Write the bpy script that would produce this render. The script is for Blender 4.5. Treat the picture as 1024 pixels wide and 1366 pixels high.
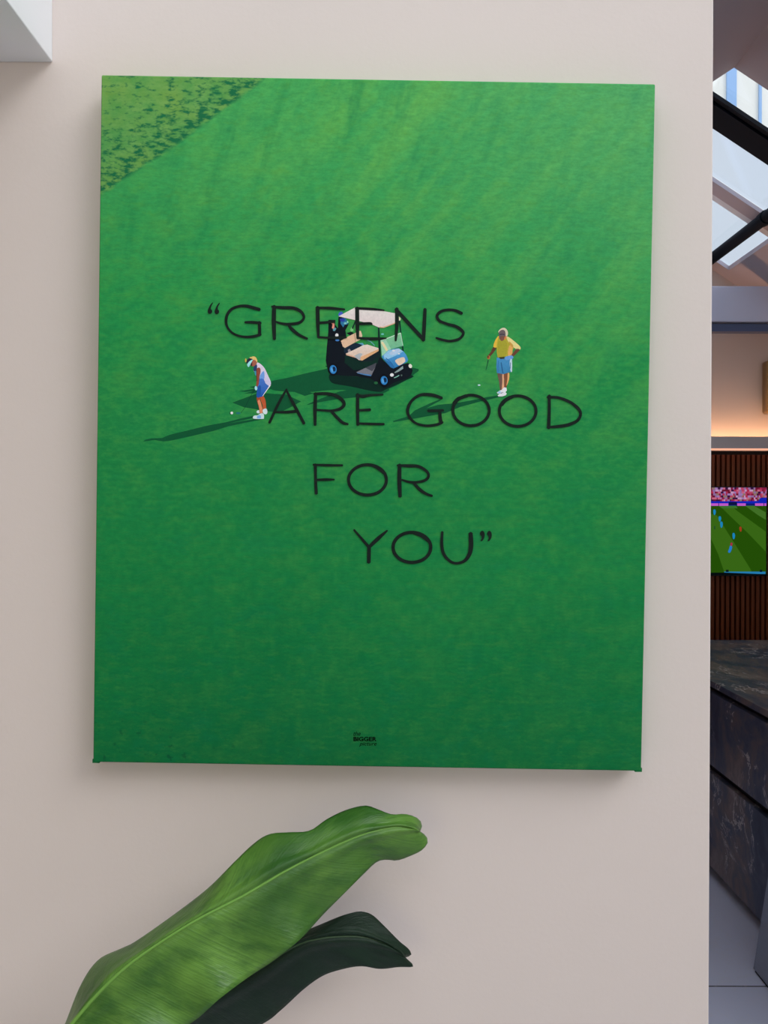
import bpy, bmesh, math, random
from mathutils import Vector, Matrix, Euler

random.seed(7)
for o in list(bpy.data.objects):
    bpy.data.objects.remove(o, do_unlink=True)
sc = bpy.context.scene
COL = sc.collection

# ------------------------------------------------------------------ camera
F = 1000.0                      # focal length in pixels of the 1024 x 1366 frame
EYE = Vector((0.0, 0.0, 1.7))
cam_d = bpy.data.cameras.new('camera')
cam_d.sensor_fit = 'VERTICAL'
cam_d.sensor_height = 24.0
cam_d.lens = F / 1366.0 * 24.0
cam_d.clip_start = 0.02
cam_d.clip_end = 200
cam = bpy.data.objects.new('camera', cam_d)
COL.objects.link(cam)
cam.location = EYE
cam.rotation_euler = (math.radians(90 - 0.29), 0, 0)
cam.rotation_euler = (cam.rotation_euler.to_matrix() @ Matrix.Rotation(math.radians(0.14), 3, 'Z')).to_euler()
sc.camera = cam
CAM_R = cam.rotation_euler.to_matrix()


def at(px, py, y):
    """World point at depth y seen at pixel (px, py)."""
    d = CAM_R @ Vector(((px - 512) / F, -(py - 683) / F, -1))
    return EYE + d * ((y - EYE.y) / d.y)


# ------------------------------------------------------------------ light and exposure
sc.view_settings.view_transform = 'Standard'
sc.view_settings.look = 'None'
sc.view_settings.exposure = 0.0
sc.view_settings.gamma = 1.0
sc.view_settings.use_curve_mapping = False

world = bpy.data.worlds.new('sky')
sc.world = world
world.use_nodes = True
bg = world.node_tree.nodes['Background']
bg.inputs[0].default_value = (0.85, 0.92, 1.0, 1)
bg.inputs[1].default_value = 1.4

ld = bpy.data.lights.new('veiled_sun', 'SUN')
ld.energy = 1.85
ld.angle = math.radians(30)
ld.color = (1.0, 0.955, 0.94)
lo = bpy.data.objects.new('veiled_sun', ld)
COL.objects.link(lo)
lo.location = (4, -2, 6)
lo.rotation_euler = Vector((-1.9, 1.0, -1.9)).to_track_quat('-Z', 'Y').to_euler()

lf_ = bpy.data.lights.new('window_daylight', 'AREA')  # added yellowish fill lamp behind the camera on the left, no window there
lf_.shape = 'RECTANGLE'
lf_.size = 1.8
lf_.size_y = 1.6
lf_.energy = 12
lf_.color = (1.0, 0.95, 0.58)
lw = bpy.data.objects.new('window_daylight', lf_)
COL.objects.link(lw)
lw.location = (-0.9, -2.15, 1.9)
lw.rotation_euler = (math.radians(90), 0, math.radians(-12))

lh = bpy.data.lights.new('overhead_daylight', 'AREA')  # added fill lamp overhead, brightens the top of the picture wall
lh.shape = 'RECTANGLE'
lh.size = 0.8
lh.size_y = 0.8
lh.energy = 2.0
lh.color = (1.0, 0.965, 0.93)
loh = bpy.data.objects.new('overhead_daylight', lh)
COL.objects.link(loh)
loh.location = (-0.15, -0.35, 2.74)
loh.rotation_euler = (Vector((-0.05, 1.1, 2.0)) - Vector(loh.location)).to_track_quat('-Z', 'Y').to_euler()

lg_ = bpy.data.lights.new('garden_door_daylight', 'AREA')  # added cool fill lamp behind the camera on the right, no door there
lg_.shape = 'RECTANGLE'
lg_.size = 1.6
lg_.size_y = 2.0
lg_.energy = 8
lg_.color = (0.94, 0.97, 1.0)
lgo = bpy.data.objects.new('garden_door_daylight', lg_)
COL.objects.link(lgo)
lgo.location = (2.35, -2.15, 1.25)
lgo.rotation_euler = (math.radians(90), 0, math.radians(0))


# ------------------------------------------------------------------ helpers
def lin(c):
    r = []
    for v in c[:3]:
        v = v / 255.0
        r.append(v / 12.92 if v <= 0.04045 else ((v + 0.055) / 1.055) ** 2.4)
    return r


def rgba(c, g=1.0):
    return tuple(min(v / g, 1.0) for v in lin(c)) + (1.0,)


def mat(name, color, rough=0.6, g=1.0, metal=0.0, spec=0.4):
    m = bpy.data.materials.new(name)
    m.use_nodes = True
    b = m.node_tree.nodes['Principled BSDF']
    b.inputs['Base Color'].default_value = rgba(color, g)
    b.inputs['Roughness'].default_value = rough
    b.inputs['Metallic'].default_value = metal
    b.inputs['Specular IOR Level'].default_value = spec
    return m


class N:
    """Small node-building helper."""
    def __init__(s, m):
        s.t = m.node_tree
        s.b = s.t.nodes.get('Principled BSDF')
        s.out = s.t.nodes.get('Material Output')

    def n(s, kind, **kw):
        nd = s.t.nodes.new(kind)
        for k, v in kw.items():
            setattr(nd, k, v)
        return nd

    def set(s, sock, v):
        if isinstance(v, bpy.types.NodeSocket):
            s.t.links.new(v, sock)
        else:
            sock.default_value = v

    def math(s, op, a, b=0.0, clamp=False):
        nd = s.n('ShaderNodeMath', operation=op, use_clamp=clamp)
        s.set(nd.inputs[0], a)
        s.set(nd.inputs[1], b)
        return nd.outputs[0]

    def rng(s, v, a, b, c=0.0, d=1.0):
        nd = s.n('ShaderNodeMapRange')
        for i, q in enumerate((v, a, b, c, d)):
            s.set(nd.inputs[i], q)
        return nd.outputs[0]

    def mix(s, f, a, b, blend='MIX'):
        nd = s.n('ShaderNodeMix', data_type='RGBA', blend_type=blend)
        s.set(nd.inputs[0], f)
        s.set(nd.inputs[6], a)
        s.set(nd.inputs[7], b)
        return nd.outputs[2]

    def ramp(s, f, stops):
        nd = s.n('ShaderNodeValToRGB')
        e = nd.color_ramp.elements
        while len(e) < len(stops):
            e.new(0.5)
        for el, (p, c) in zip(e, stops):
            el.position = p
            el.color = c
        s.set(nd.inputs[0], f)
        return nd.outputs[0]

    def noise(s, vec, scale, detail=3.0, rough=0.55, map_scale=None, rot=None):
        if rot:
            mp = s.n('ShaderNodeMapping')
            mp.inputs['Rotation'].default_value = rot
            s.set(mp.inputs[0], vec)
            vec = mp.outputs[0]
        if map_scale:
            mp = s.n('ShaderNodeMapping')
            mp.inputs['Scale'].default_value = map_scale
            s.set(mp.inputs[0], vec)
            vec = mp.outputs[0]
        nd = s.n('ShaderNodeTexNoise')
        s.set(nd.inputs['Vector'], vec)
        nd.inputs['Scale'].default_value = scale
        nd.inputs['Detail'].default_value = detail
        nd.inputs['Roughness'].default_value = rough
        return nd.outputs[0]

    def bump(s, h, strength, dist):
        nd = s.n('ShaderNodeBump')
        nd.inputs['Strength'].default_value = strength
        nd.inputs['Distance'].default_value = dist
        s.set(nd.inputs['Height'], h)
        s.t.links.new(nd.outputs[0], s.b.inputs['Normal'])

    def coord(s, kind='Object'):
        return s.n('ShaderNodeTexCoord').outputs[kind]


def link(name, me, m=None, parent=None):
    o = bpy.data.objects.new(name, me)
    COL.objects.link(o)
    if m is not None:
        for q in (m if isinstance(m, (list, tuple)) else [m]):
            me.materials.append(q)
    if parent is not None:
        o.parent = parent
    return o


def from_bm(name, bm, m=None, parent=None, smooth=False):
    me = bpy.data.meshes.new(name)
    bmesh.ops.recalc_face_normals(bm, faces=bm.faces)
    bm.to_mesh(me)
    bm.free()
    if smooth:
        for p in me.polygons:
            p.use_smooth = True
    return link(name, me, m, parent)


def add_box(bm, x0, x1, y0, y1, z0, z1, bev=0.0):
    r = bmesh.ops.create_cube(bm, size=1.0)
    vs = r['verts']
    for v in vs:
        v.co = Vector(((x0 + x1) / 2 + v.co.x * (x1 - x0), (y0 + y1) / 2 + v.co.y * (y1 - y0), (z0 + z1) / 2 + v.co.z * (z1 - z0)))
    if bev:
        es = list({e for v in vs for e in v.link_edges})
        bmesh.ops.bevel(bm, geom=es, offset=bev, segments=2, affect='EDGES', profile=0.5)


def box(name, x0, x1, y0, y1, z0, z1, m, parent=None, bev=0.0):
    bm = bmesh.new()
    add_box(bm, x0, x1, y0, y1, z0, z1, bev)
    return from_bm(name, bm, m, parent)


def add_prism(bm, pts, d):
    """Closed prism: polygon pts (Vectors) extruded along d."""
    a = [bm.verts.new(p) for p in pts]
    b = [bm.verts.new(Vector(p) + Vector(d)) for p in pts]
    bm.faces.new(a)
    bm.faces.new(list(reversed(b)))
    n = len(pts)
    for i in range(n):
        bm.faces.new((a[i], b[i], b[(i + 1) % n], a[(i + 1) % n]))


def add_tube(bm, pts, radii, seg=12):
    rings = []
    n = len(pts)
    up = Vector((0.13, 0.31, 0.94))
    for i, p in enumerate(pts):
        t = (Vector(pts[min(i + 1, n - 1)]) - Vector(pts[max(i - 1, 0)])).normalized()
        a = t.cross(up).normalized()
        b = t.cross(a).normalized()
        rings.append([bm.verts.new(Vector(p) + (a * math.cos(2 * math.pi * k / seg) + b * math.sin(2 * math.pi * k / seg)) * radii[i]) for k in range(seg)])
    for i in range(n - 1):
        for k in range(seg):
            bm.faces.new((rings[i][k], rings[i][(k + 1) % seg], rings[i + 1][(k + 1) % seg], rings[i + 1][k]))
    bm.faces.new(rings[0])
    bm.faces.new(rings[-1])


def add_lathe(bm, prof, cx, cy, seg=40):
    rings = [[bm.verts.new((cx + r * math.cos(2 * math.pi * k / seg), cy + r * math.sin(2 * math.pi * k / seg), z)) for k in range(seg)] for r, z in prof]
    for i in range(len(prof) - 1):
        for k in range(seg):
            bm.faces.new((rings[i][k], rings[i][(k + 1) % seg], rings[i + 1][(k + 1) % seg], rings[i + 1][k]))
    bm.faces.new(rings[0])
    bm.faces.new(rings[-1])


def struct(o, label=None):
    o['kind'] = 'structure'
    if label:
        o['label'] = label
    return o


def tag(o, label, cat, group=None):
    o['label'] = label
    o['category'] = cat
    if group:
        o['group'] = group
    return o


def empty(name, loc, rot=(0, 0, 0)):
    o = bpy.data.objects.new(name, None)
    o.empty_display_size = 0.05
    COL.objects.link(o)
    o.location = loc
    o.rotation_euler = rot
    return o


def smooth_line(pts, n=8, closed=False):
    """Catmull-Rom through 2D (or nD) points."""
    P = [Vector(p) for p in pts]
    out = []
    L = len(P)
    rng = range(L) if closed else range(L - 1)
    for i in rng:
        if closed:
            p0, p1, p2, p3 = P[(i - 1) % L], P[i], P[(i + 1) % L], P[(i + 2) % L]
        else:
            p0, p1, p2, p3 = P[max(i - 1, 0)], P[i], P[i + 1], P[min(i + 2, L - 1)]
        for k in range(n):
            t = k / n
            out.append(0.5 * ((2 * p1) + (p2 - p0) * t + (2 * p0 - 5 * p1 + 4 * p2 - p3) * t * t + (3 * p1 - p0 - 3 * p2 + p3) * t ** 3))
    if not closed:
        out.append(P[-1])
    return out


# ------------------------------------------------------------------ materials of the setting
def plaster(name, color, g=1.0, bump=0.10):
    m = mat(name, color, 0.75, g, spec=0.2)
    k = N(m)
    c = k.coord()
    k.bump(k.noise(c, 120, 5, 0.65), bump, 0.002)
    return m


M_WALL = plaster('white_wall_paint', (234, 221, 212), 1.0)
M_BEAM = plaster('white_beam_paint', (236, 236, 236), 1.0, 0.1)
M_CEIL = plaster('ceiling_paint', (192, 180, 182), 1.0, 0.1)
M_WARM = plaster('cream_wall_paint', (222, 205, 190), 1.0, 0.1)
M_STEEL = mat('lilac_grey_paint', (214, 214, 228), 0.45)
M_FLANGE = mat('blue_grey_paint', (78, 88, 118), 0.4)
M_BLACK = mat('black_powder_coat', (4, 11, 22), 0.6, spec=0.12)
M_PELMET = mat('grey_paint', (205, 192, 186), 0.5)
M_DARK = mat('dark_recess', (14, 12, 12), 0.7)

M_FLOOR = mat('grey_floor_tile', (176, 177, 186), 0.35)
k = N(M_FLOOR)
c = k.coord()
br = k.n('ShaderNodeTexBrick', offset=0.0)
k.set(br.inputs['Vector'], c)
br.inputs['Scale'].default_value = 1.0
br.inputs['Brick Width'].default_value = 1.2
br.inputs['Row Height'].default_value = 1.2
br.inputs['Mortar Size'].default_value = 0.0035
br.inputs['Color1'].default_value = rgba((222, 226, 244))
br.inputs['Color2'].default_value = rgba((228, 232, 248))
br.inputs['Mortar'].default_value = rgba((92, 92, 98))
mp = k.n('ShaderNodeMapping')
mp.inputs['Location'].default_value = (0.15, -0.262, 0)
k.set(mp.inputs[0], c)
k.t.links.new(mp.outputs[0], br.inputs['Vector'])
v = k.noise(c, 2.2, 8, 0.65)
v2 = k.math('ABSOLUTE', k.math('SUBTRACT', v, 0.5))
vein = k.rng(v2, 0.0, 0.012, 0.22, 0.0)
k.set(k.b.inputs['Base Color'], k.mix(vein, br.outputs[0], rgba((225, 225, 230))))

M_GLASS = bpy.data.materials.new('rooflight_glass')
M_GLASS.use_nodes = True
k = N(M_GLASS)
tr = k.n('ShaderNodeBsdfTransparent')
tr.inputs[0].default_value = (0.80, 0.85, 0.93, 1)
gl = k.n('ShaderNodeBsdfGlossy')
gl.inputs[0].default_value = (0.8, 0.85, 0.9, 1)
gl.inputs['Roughness'].default_value = 0.03
mx = k.n('ShaderNodeMixShader')
mx.inputs[0].default_value = 0.08
k.t.links.new(tr.outputs[0], mx.inputs[1])
k.t.links.new(gl.outputs[0], mx.inputs[2])
k.t.links.new(mx.outputs[0], k.out.inputs['Surface'])
k.t.nodes.remove(k.b)
M_CLEAR = M_GLASS.copy()
M_CLEAR.name = 'clear_rooflight_glass'
for nd in M_CLEAR.node_tree.nodes:
    if nd.type == 'BSDF_TRANSPARENT':
        nd.inputs[0].default_value = (0.95, 0.97, 0.99, 1)


def emitter(name, color, strength):
    m = bpy.data.materials.new(name)
    m.use_nodes = True
    q = N(m)
    e = q.n('ShaderNodeEmission')
    e.inputs[0].default_value = color
    e.inputs[1].default_value = strength
    q.t.links.new(e.outputs[0], q.out.inputs['Surface'])
    q.t.nodes.remove(q.b)
    return m


M_LED = emitter('warm_led', (1.0, 0.57, 0.32, 1), 13.0)
M_LED_LOW = emitter('warm_led_dim', (1.0, 0.48, 0.32, 1), 1.0)

# ------------------------------------------------------------------ the setting
WALL_Y = 1.124
XR = 0.4908                      # right-hand end of the picture wall
struct(box('floor', -2.2, 3.3, -2.2, 5.4, -0.1, 0.0, M_FLOOR))
bm = bmesh.new()
add_box(bm, -2.2, XR, WALL_Y, WALL_Y + 0.12, 0, 2.8, 0.0)
o = from_bm('wall_front', bm, M_WALL)
bv = o.modifiers.new('bevel', 'BEVEL')
bv.width = 0.0025
bv.segments = 2
struct(o, 'pale plaster wall that carries the green canvas print')
struct(box('wall_left', -2.32, -2.2, -2.2, WALL_Y + 0.12, 0, 2.9, M_WALL))
struct(box('wall_behind', -2.32, 3.42, -2.32, -2.2, 0, 3.9, M_WALL))
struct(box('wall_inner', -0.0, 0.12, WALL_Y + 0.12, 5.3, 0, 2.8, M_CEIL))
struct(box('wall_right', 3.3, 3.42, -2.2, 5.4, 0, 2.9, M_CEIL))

# ridged roof over the right-hand room: ridge along Y
RX, RZ, SL = 1.67, 3.813, 0.66
EX0, EX1 = 0.12, 3.30
RT = 0.16


def roof_z(x):
    return RZ - SL * abs(x - RX)


def roof_slab(bm, y0, y1, t=RT, low=0.0):
    pts = [(EX0, y0, roof_z(EX0) - low), (RX, y0, RZ - low), (EX1, y0, roof_z(EX1) - low),
           (EX1, y0, roof_z(EX1) + t), (RX, y0, RZ + t), (EX0, y0, roof_z(EX0) + t)]
    add_prism(bm, [Vector(p) for p in pts], (0, y1 - y0, 0))


bm = bmesh.new()
for y0, y1 in ((-2.2, -1.9), (0.95, 3.6), (4.44, 4.55)):
    roof_slab(bm, y0, y1, RT if y1 != 4.55 else 0.028)
# plaster round the far rooflight on the right slope, and beyond it
roof_slab(bm, 5.18, 5.42, 0.03)
XL = 2.375
add_prism(bm, [Vector((XL, 4.55, roof_z(XL))), Vector((EX1, 4.55, roof_z(EX1))), Vector((EX1, 4.55, roof_z(EX1) + 0.03)), Vector((XL, 4.55, roof_z(XL) + 0.03))], (0, 0.63, 0))
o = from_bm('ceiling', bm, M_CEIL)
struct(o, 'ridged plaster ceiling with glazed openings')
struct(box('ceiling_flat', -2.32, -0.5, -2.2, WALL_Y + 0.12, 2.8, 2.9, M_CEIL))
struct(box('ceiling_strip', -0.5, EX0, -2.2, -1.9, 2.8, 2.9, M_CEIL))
struct(box('window_5', -0.5, EX0, -1.9, WALL_Y + 0.12, 2.82, 2.84, M_CLEAR), 'flat rooflight beside the boxed beam')  # unseen opening added so the sun reaches the side of the beam

# glazing: near strip between plaster and black frame, middle pane, far pane
gi = 0
for y0, y1, mm in ((3.6, 3.86, M_CLEAR), (4.03, 4.44, M_GLASS), (4.55, 5.18, M_GLASS), (-1.9, 0.95, M_CLEAR)):
    gi += 1
    w = empty('window_%d' % gi, (RX, (y0 + y1) / 2, RZ + 0.05))
    struct(w, 'glazed strip in the ridged roof')
    bm = bmesh.new()
    zt = 0.03
    roof = [Vector((EX0, y0, roof_z(EX0) + zt)), Vector((RX, y0, RZ + zt)), Vector((EX1, y0, roof_z(EX1) + zt)),
            Vector((EX1, y0, roof_z(EX1) + zt + 0.012)), Vector((RX, y0, RZ + zt + 0.012)), Vector((EX0, y0, roof_z(EX0) + zt + 0.012))]
    add_prism(bm, roof, (0, y1 - y0, 0))
    g = from_bm('glass_pane', bm, mm)
    g.parent = w
    g.matrix_parent_inverse = Matrix.Translation(w.location).inverted()
# white timber edge of the far rooflight
bm = bmesh.new()
pts = [(RX, 4.55, RZ - 0.0), (XL, 4.55, roof_z(XL)), (XL, 4.55, roof_z(XL) + 0.05), (RX, 4.55, RZ + 0.05)]
add_prism(bm, [Vector(p) for p in pts], (0, 0.05, 0))
struct(from_bm('trim_2', bm, M_BEAM), 'white edge board of the far rooflight')

bm = bmesh.new()
roof_slab(bm, 3.835, 3.86, 0.02, 0.004)
roof_slab(bm, 3.862, 3.875, 0.012, -0.004)
roof_slab(bm, 3.875, 4.035, 0.02, 0.012)
tag(from_bm('roof_frame', bm, M_BLACK), 'thick black frame bar of the rooflight running down the roof slope', 'frame')
bm = bmesh.new()
add_tube(bm, [(2.205, -2.19, 3.388), (2.205, 5.29, 3.388)], [0.036, 0.036], 16)
for yy in (4.36, 3.2):
    add_tube(bm, [(2.205, yy - 0.025, 3.388), (2.205, yy + 0.025, 3.388)], [0.042, 0.042], 16)
tag(from_bm('roof_rail', bm, M_BLACK), 'round black rail crossing under the pale rooflight', 'rail')

# back wall, gable shaped
bm = bmesh.new()
pts = [(EX0, 5.3, 0), (EX1, 5.3, 0), (EX1, 5.3, roof_z(EX1)), (RX, 5.3, RZ), (EX0, 5.3, roof_z(EX0))]
add_prism(bm, [Vector(p) for p in pts], (0, 0.12, 0))
struct(from_bm('wall_back', bm, M_WARM), 'far wall washed by warm strip light')

bm = bmesh.new()
add_box(bm, 0.12, 3.3, 4.97, 5.05, 2.940, 3.177, 0.006)
o = struct(from_bm('trim_3', bm, M_STEEL), 'grey painted beam across the far end of the room')
bm = bmesh.new()
add_box(bm, 0.12, 3.3, 4.985, 5.05, 2.880, 2.930)
struct(from_bm('trim_4', bm, M_FLANGE), 'blue grey lower edge of the far beam')

# near bulkhead, upper left
bm = bmesh.new()
BX = at(70.3, 60, WALL_Y).x
BZ = at(67, 83.5, WALL_Y).z
add_box(bm, -1.5, BX, -1.4, WALL_Y, BZ, 2.8, 0.0)
o = from_bm('trim_1', bm, M_BEAM)
bv = o.modifiers.new('bevel', 'BEVEL')
bv.width = 0.002
bv.segments = 2
struct(o, 'white boxed beam coming forward above the left of the canvas')

# ------------------------------------------------------------------ slatted panel with strip light, television, wall light
PY = 5.14
M_SLAT = mat('dark_walnut_slat', (92, 46, 26), 0.5)
k = N(M_SLAT)
c = k.coord()
k.set(k.b.inputs['Base Color'], k.mix(k.noise(c, 6, 5, 0.6, (8, 8, 0.6)), rgba((92, 40, 8)), rgba((142, 70, 24))))
pan = empty('slat_panel', (2.0, 5.3, 0))
tag(pan, 'dark walnut panel of thin upright slats on the far wall behind the counter', 'wall panel')


def kid(name, bm, m, root, smooth=False):
    o = from_bm(name, bm, m, None, smooth)
    o.parent = root
    o.matrix_parent_inverse = root.matrix_basis.inverted()
    return o


bm = bmesh.new()
add_box(bm, 0.12, 3.3, PY + 0.03, 5.3, 0.0, 2.098)
kid('backing_board', bm, M_DARK, pan)
bm = bmesh.new()
x = 0.14
while x < 3.28:
    add_box(bm, x, x + 0.021, PY, PY + 0.03, 0.0, 2.072)
    x += 0.0345
kid('slats', bm, M_SLAT, pan)
bm = bmesh.new()
add_prism(bm, [Vector(p) for p in ((0.12, 5.09, 2.112), (0.12, 5.28, 2.112), (0.12, 5.28, 2.136), (0.12, 5.12, 2.136), (0.12, 5.12, 2.192), (0.12, 5.09, 2.192))], (3.18, 0, 0))
shelf = empty('light_shelf', (1.71, 5.2, 2.112))
tag(shelf, 'narrow grey shelf with warm strip lights running above the slatted panel', 'shelf')
kid('ledge', bm, M_PELMET, shelf)
bm = bmesh.new()
add_box(bm, 0.14, 3.28, 5.19, 5.23, 2.1362, 2.150)
o = kid('strip_light', bm, M_LED, shelf)
o['label'] = 'warm strip light lying on the ledge'
bm = bmesh.new()
add_box(bm, 0.12, 3.3, 5.091, 5.110, 2.099, 2.1119)
o = kid('strip_light', bm, M_LED_LOW, shelf)
o['label'] = 'thin peach strip light under the ledge'

# television
TX0, TX1 = 1.545, at(1022.5, 700, 5.11).x
TZ1, TZ0 = at(1000, 650, 5.11).z, at(1000, 767, 5.11).z
tv = empty('television', ((TX0 + TX1) / 2, PY, (TZ0 + TZ1) / 2))
tag(tv, 'wall television showing a football match on a striped green pitch', 'television')
bm = bmesh.new()
add_box(bm, TX0 - 0.006, TX1 + 0.006, 5.1115, PY, TZ0 - 0.008, TZ1 + 0.005, 0.003)
kid('housing', bm, mat('black_plastic', (10, 10, 12), 0.4), tv)

M_SCREEN = bpy.data.materials.new('lit_screen')
M_SCREEN.use_nodes = True
k = N(M_SCREEN)
ca = k.n('ShaderNodeVertexColor', layer_name='ink')
em = k.n('ShaderNodeEmission')
em.inputs[1].default_value = 0.85
k.t.links.new(ca.outputs[0], em.inputs[0])
k.t.links.new(em.outputs[0], k.out.inputs['Surface'])
k.t.nodes.remove(k.b)


class Ink:
    """Flat coloured shapes on one mesh, each colour stored per corner."""
    def __init__(s, mapper, base, step, g):
        s.bm = bmesh.new()
        s.lay = s.bm.loops.layers.float_color.new('ink')
        s.map, s.z, s.step, s.g = mapper, base, step, g

    def poly(s, pts, color, sm=0, color2=None):
        """color2: colour at the far end of the shape (a printed gradient, top to bottom)."""
        if sm:
            pts = [tuple(p) for p in smooth_line(pts, sm, True)]
        vs = [s.bm.verts.new(s.map(p[0], p[1], s.z)) for p in pts]
        f = s.bm.faces.new(vs)
        c1 = rgba(color, s.g)
        if color2:
            c2 = rgba(color2, s.g)
            lo_, hi_ = min(p[1] for p in pts), max(p[1] for p in pts)
        for lp, p in zip(f.loops, pts):
            if color2:
                t = (p[1] - lo_) / max(hi_ - lo_, 1e-6)
                lp[s.lay] = tuple(a + (b - a) * t for a, b in zip(c1, c2))
            else:
                lp[s.lay] = c1
        s.z += s.step

    def ell(s, cx, cy, rx, ry, color, n=24, rot=0.0):
        ca_, sa_ = math.cos(rot), math.sin(rot)
        s.poly([(cx + rx * math.cos(2 * math.pi * i / n) * ca_ - ry * math.sin(2 * math.pi * i / n) * sa_,
                 cy + rx * math.cos(2 * math.pi * i / n) * sa_ + ry * math.sin(2 * math.pi * i / n) * ca_) for i in range(n)], color)

    def stroke(s, pts, w, color, n=6, closed=False, cap=True):
        """Brush stroke; w is one width or one per point."""
        ws = list(w) if isinstance(w, (list, tuple)) else [w] * len(pts)
        P = smooth_line([(p[0], p[1], q) for p, q in zip(pts, ws)], n, closed)
        L = len(P)
        le, ri = [], []
        for i, p in enumerate(P):
            if closed:
                a, b = P[(i - 1) % L], P[(i + 1) % L]
            else:
                a, b = P[max(i - 1, 0)], P[min(i + 1, L - 1)]
            d = Vector((b[0] - a[0], b[1] - a[1]))
            d.normalize()
            nn = Vector((-d.y, d.x)) * (p[2] / 2)
            le.append((p[0] + nn.x, p[1] + nn.y))
            ri.append((p[0] - nn.x, p[1] - nn.y))
        c = rgba(color, s.g)

        def face(q):
            vs = [s.bm.verts.new(s.map(a[0], a[1], s.z)) for a in q]
            f = s.bm.faces.new(vs)
            for lp in f.loops:
                lp[s.lay] = c
        for i in range(L if closed else L - 1):
            j = (i + 1) % L
            face([le[i], le[j], ri[j], ri[i]])
        s.z += s.step
        if cap and not closed:
            for e, q in ((P[0], P[1]), (P[-1], P[-2])):
                d = Vector((e[0] - q[0], e[1] - q[1]))
                d.normalize()
                r = e[2] / 2
                an = math.atan2(d.y, d.x)
                face([(e[0] + r * math.cos(an + t) * (0.6 if abs(t) < 1.5 else 1), e[1] + r * math.sin(an + t) * (0.6 if abs(t) < 1.5 else 1)) for t in (-1.571, -0.9, -0.3, 0.3, 0.9, 1.571)])
                s.z += s.step

    def build(s, name, m, parent=None):
        me = bpy.data.meshes.new(name)
        # all shapes face the viewer
        s.bm.to_mesh(me)
        s.bm.free()
        return link(name, me, m, parent)


def tv_map(a, b, z):
    p = at(942 + a / 10.12, 640 + b / 10.12, 5.11)
    return Vector((p.x - tv.location.x, 5.1112 - tv.location.y - z, p.z - tv.location.z))


ink = Ink(tv_map, 0.0, 0.00008, 1.0)
# the screen runs on behind the picture wall
xl = (512 + (TX0 / 5.11) * F - 942) * 10.12
ink.poly([(xl, 105), (812, 105), (805, 1272), (xl, 1272)], (38, 82, 8))
lg = (60, 108, 24)
ink.poly([(60, 460), (140, 480), (380, 860), (600, 1215), (610, 1245), (240, 1245), (160, 1010), (60, 790)], lg)
ink.poly([(180, 350), (330, 350), (420, 425), (800, 700), (800, 970), (560, 720), (300, 470)], lg)
ink.poly([(520, 350), (640, 350), (800, 440), (800, 540), (700, 480)], (70, 118, 42))
ink.poly([(160, 350), (400, 350), (420, 385), (210, 385)], (62, 118, 48))
for a0 in range(-1100, 60, 300):
    ink.poly([(a0, 350), (a0 + 120, 350), (a0 + 230, 1245), (a0 - 60, 1245)], lg)
ink.poly([(xl, 290), (812, 290), (812, 350), (xl, 350)], (18, 28, 120))
crowd = [(180, 50, 85), (140, 30, 65), (200, 155, 195), (110, 25, 50), (165, 125, 185), (205, 105, 135), (60, 22, 66), (150, 120, 110), (190, 70, 105), (150, 36, 76), (150, 110, 165)]
yy = 105
while yy < 292:
    xx = xl
    while xx < 812:
        ink_c = random.choice(crowd)
        w_ = random.uniform(14, 40)
        ink.poly([(xx, yy), (min(xx + w_, 812), yy), (min(xx + w_, 812), yy + 27), (xx, yy + 27)], ink_c)
        ink.z -= ink.step
        xx += w_
    yy += 26.7
ink.z += ink.step
ink.poly([(xl, 285), (400, 290), (700, 285), (725, 245), (812, 240), (812, 320), (xl, 325)], (20, 38, 190))
for a, b in ((60, 160), (170, 295), (415, 530), (655, 770), (780, 808), (-400, -250), (-180, -40)):
    ink.poly([(a, 318), (b, 318), (b, 352), (a, 352)], (205, 95, 210))
ink.poly([(300, 300), (410, 300), (410, 340), (300, 340)], (15, 20, 70))
for a, b, h_ in ((108, 438, 34), (180, 528, 32), (202, 606, 38), (367, 760, 38)):
    ink.poly([(a - 14, b - h_), (a + 8, b - h_ - 2), (a + 18, b - 6), (a + 8, b + h_), (a - 8, b + h_), (a - 17, b)], (28, 140, 200), 3)
ink.poly([(318, 890), (345, 905), (335, 950), (315, 985), (290, 975), (305, 930)], (40, 130, 215), 3)
ink.poly([(325, 850), (350, 855), (345, 890), (322, 888)], (170, 50, 70), 3)
ink.poly([(445, 635), (472, 640), (472, 690), (455, 700), (443, 670)], (165, 62, 30), 3)
ink.poly([(104, 625), (116, 625), (116, 668), (104, 668)], (22, 70, 50))
ink.poly([(235, 1240), (795, 1240), (795, 1272), (250, 1272)], (40, 130, 185))
ink.poly([(260, 1215), (298, 1215), (298, 1245), (260, 1245)], (10, 25, 30))
ink.poly([(718, 1215), (750, 1215), (750, 1245), (718, 1245)], (10, 25, 30))
ink.poly([(xl, 1268), (240, 1252), (806, 1276), (806, 1284), (xl, 1284)], (6, 14, 16))
ink.build('screen', M_SCREEN, tv)

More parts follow.
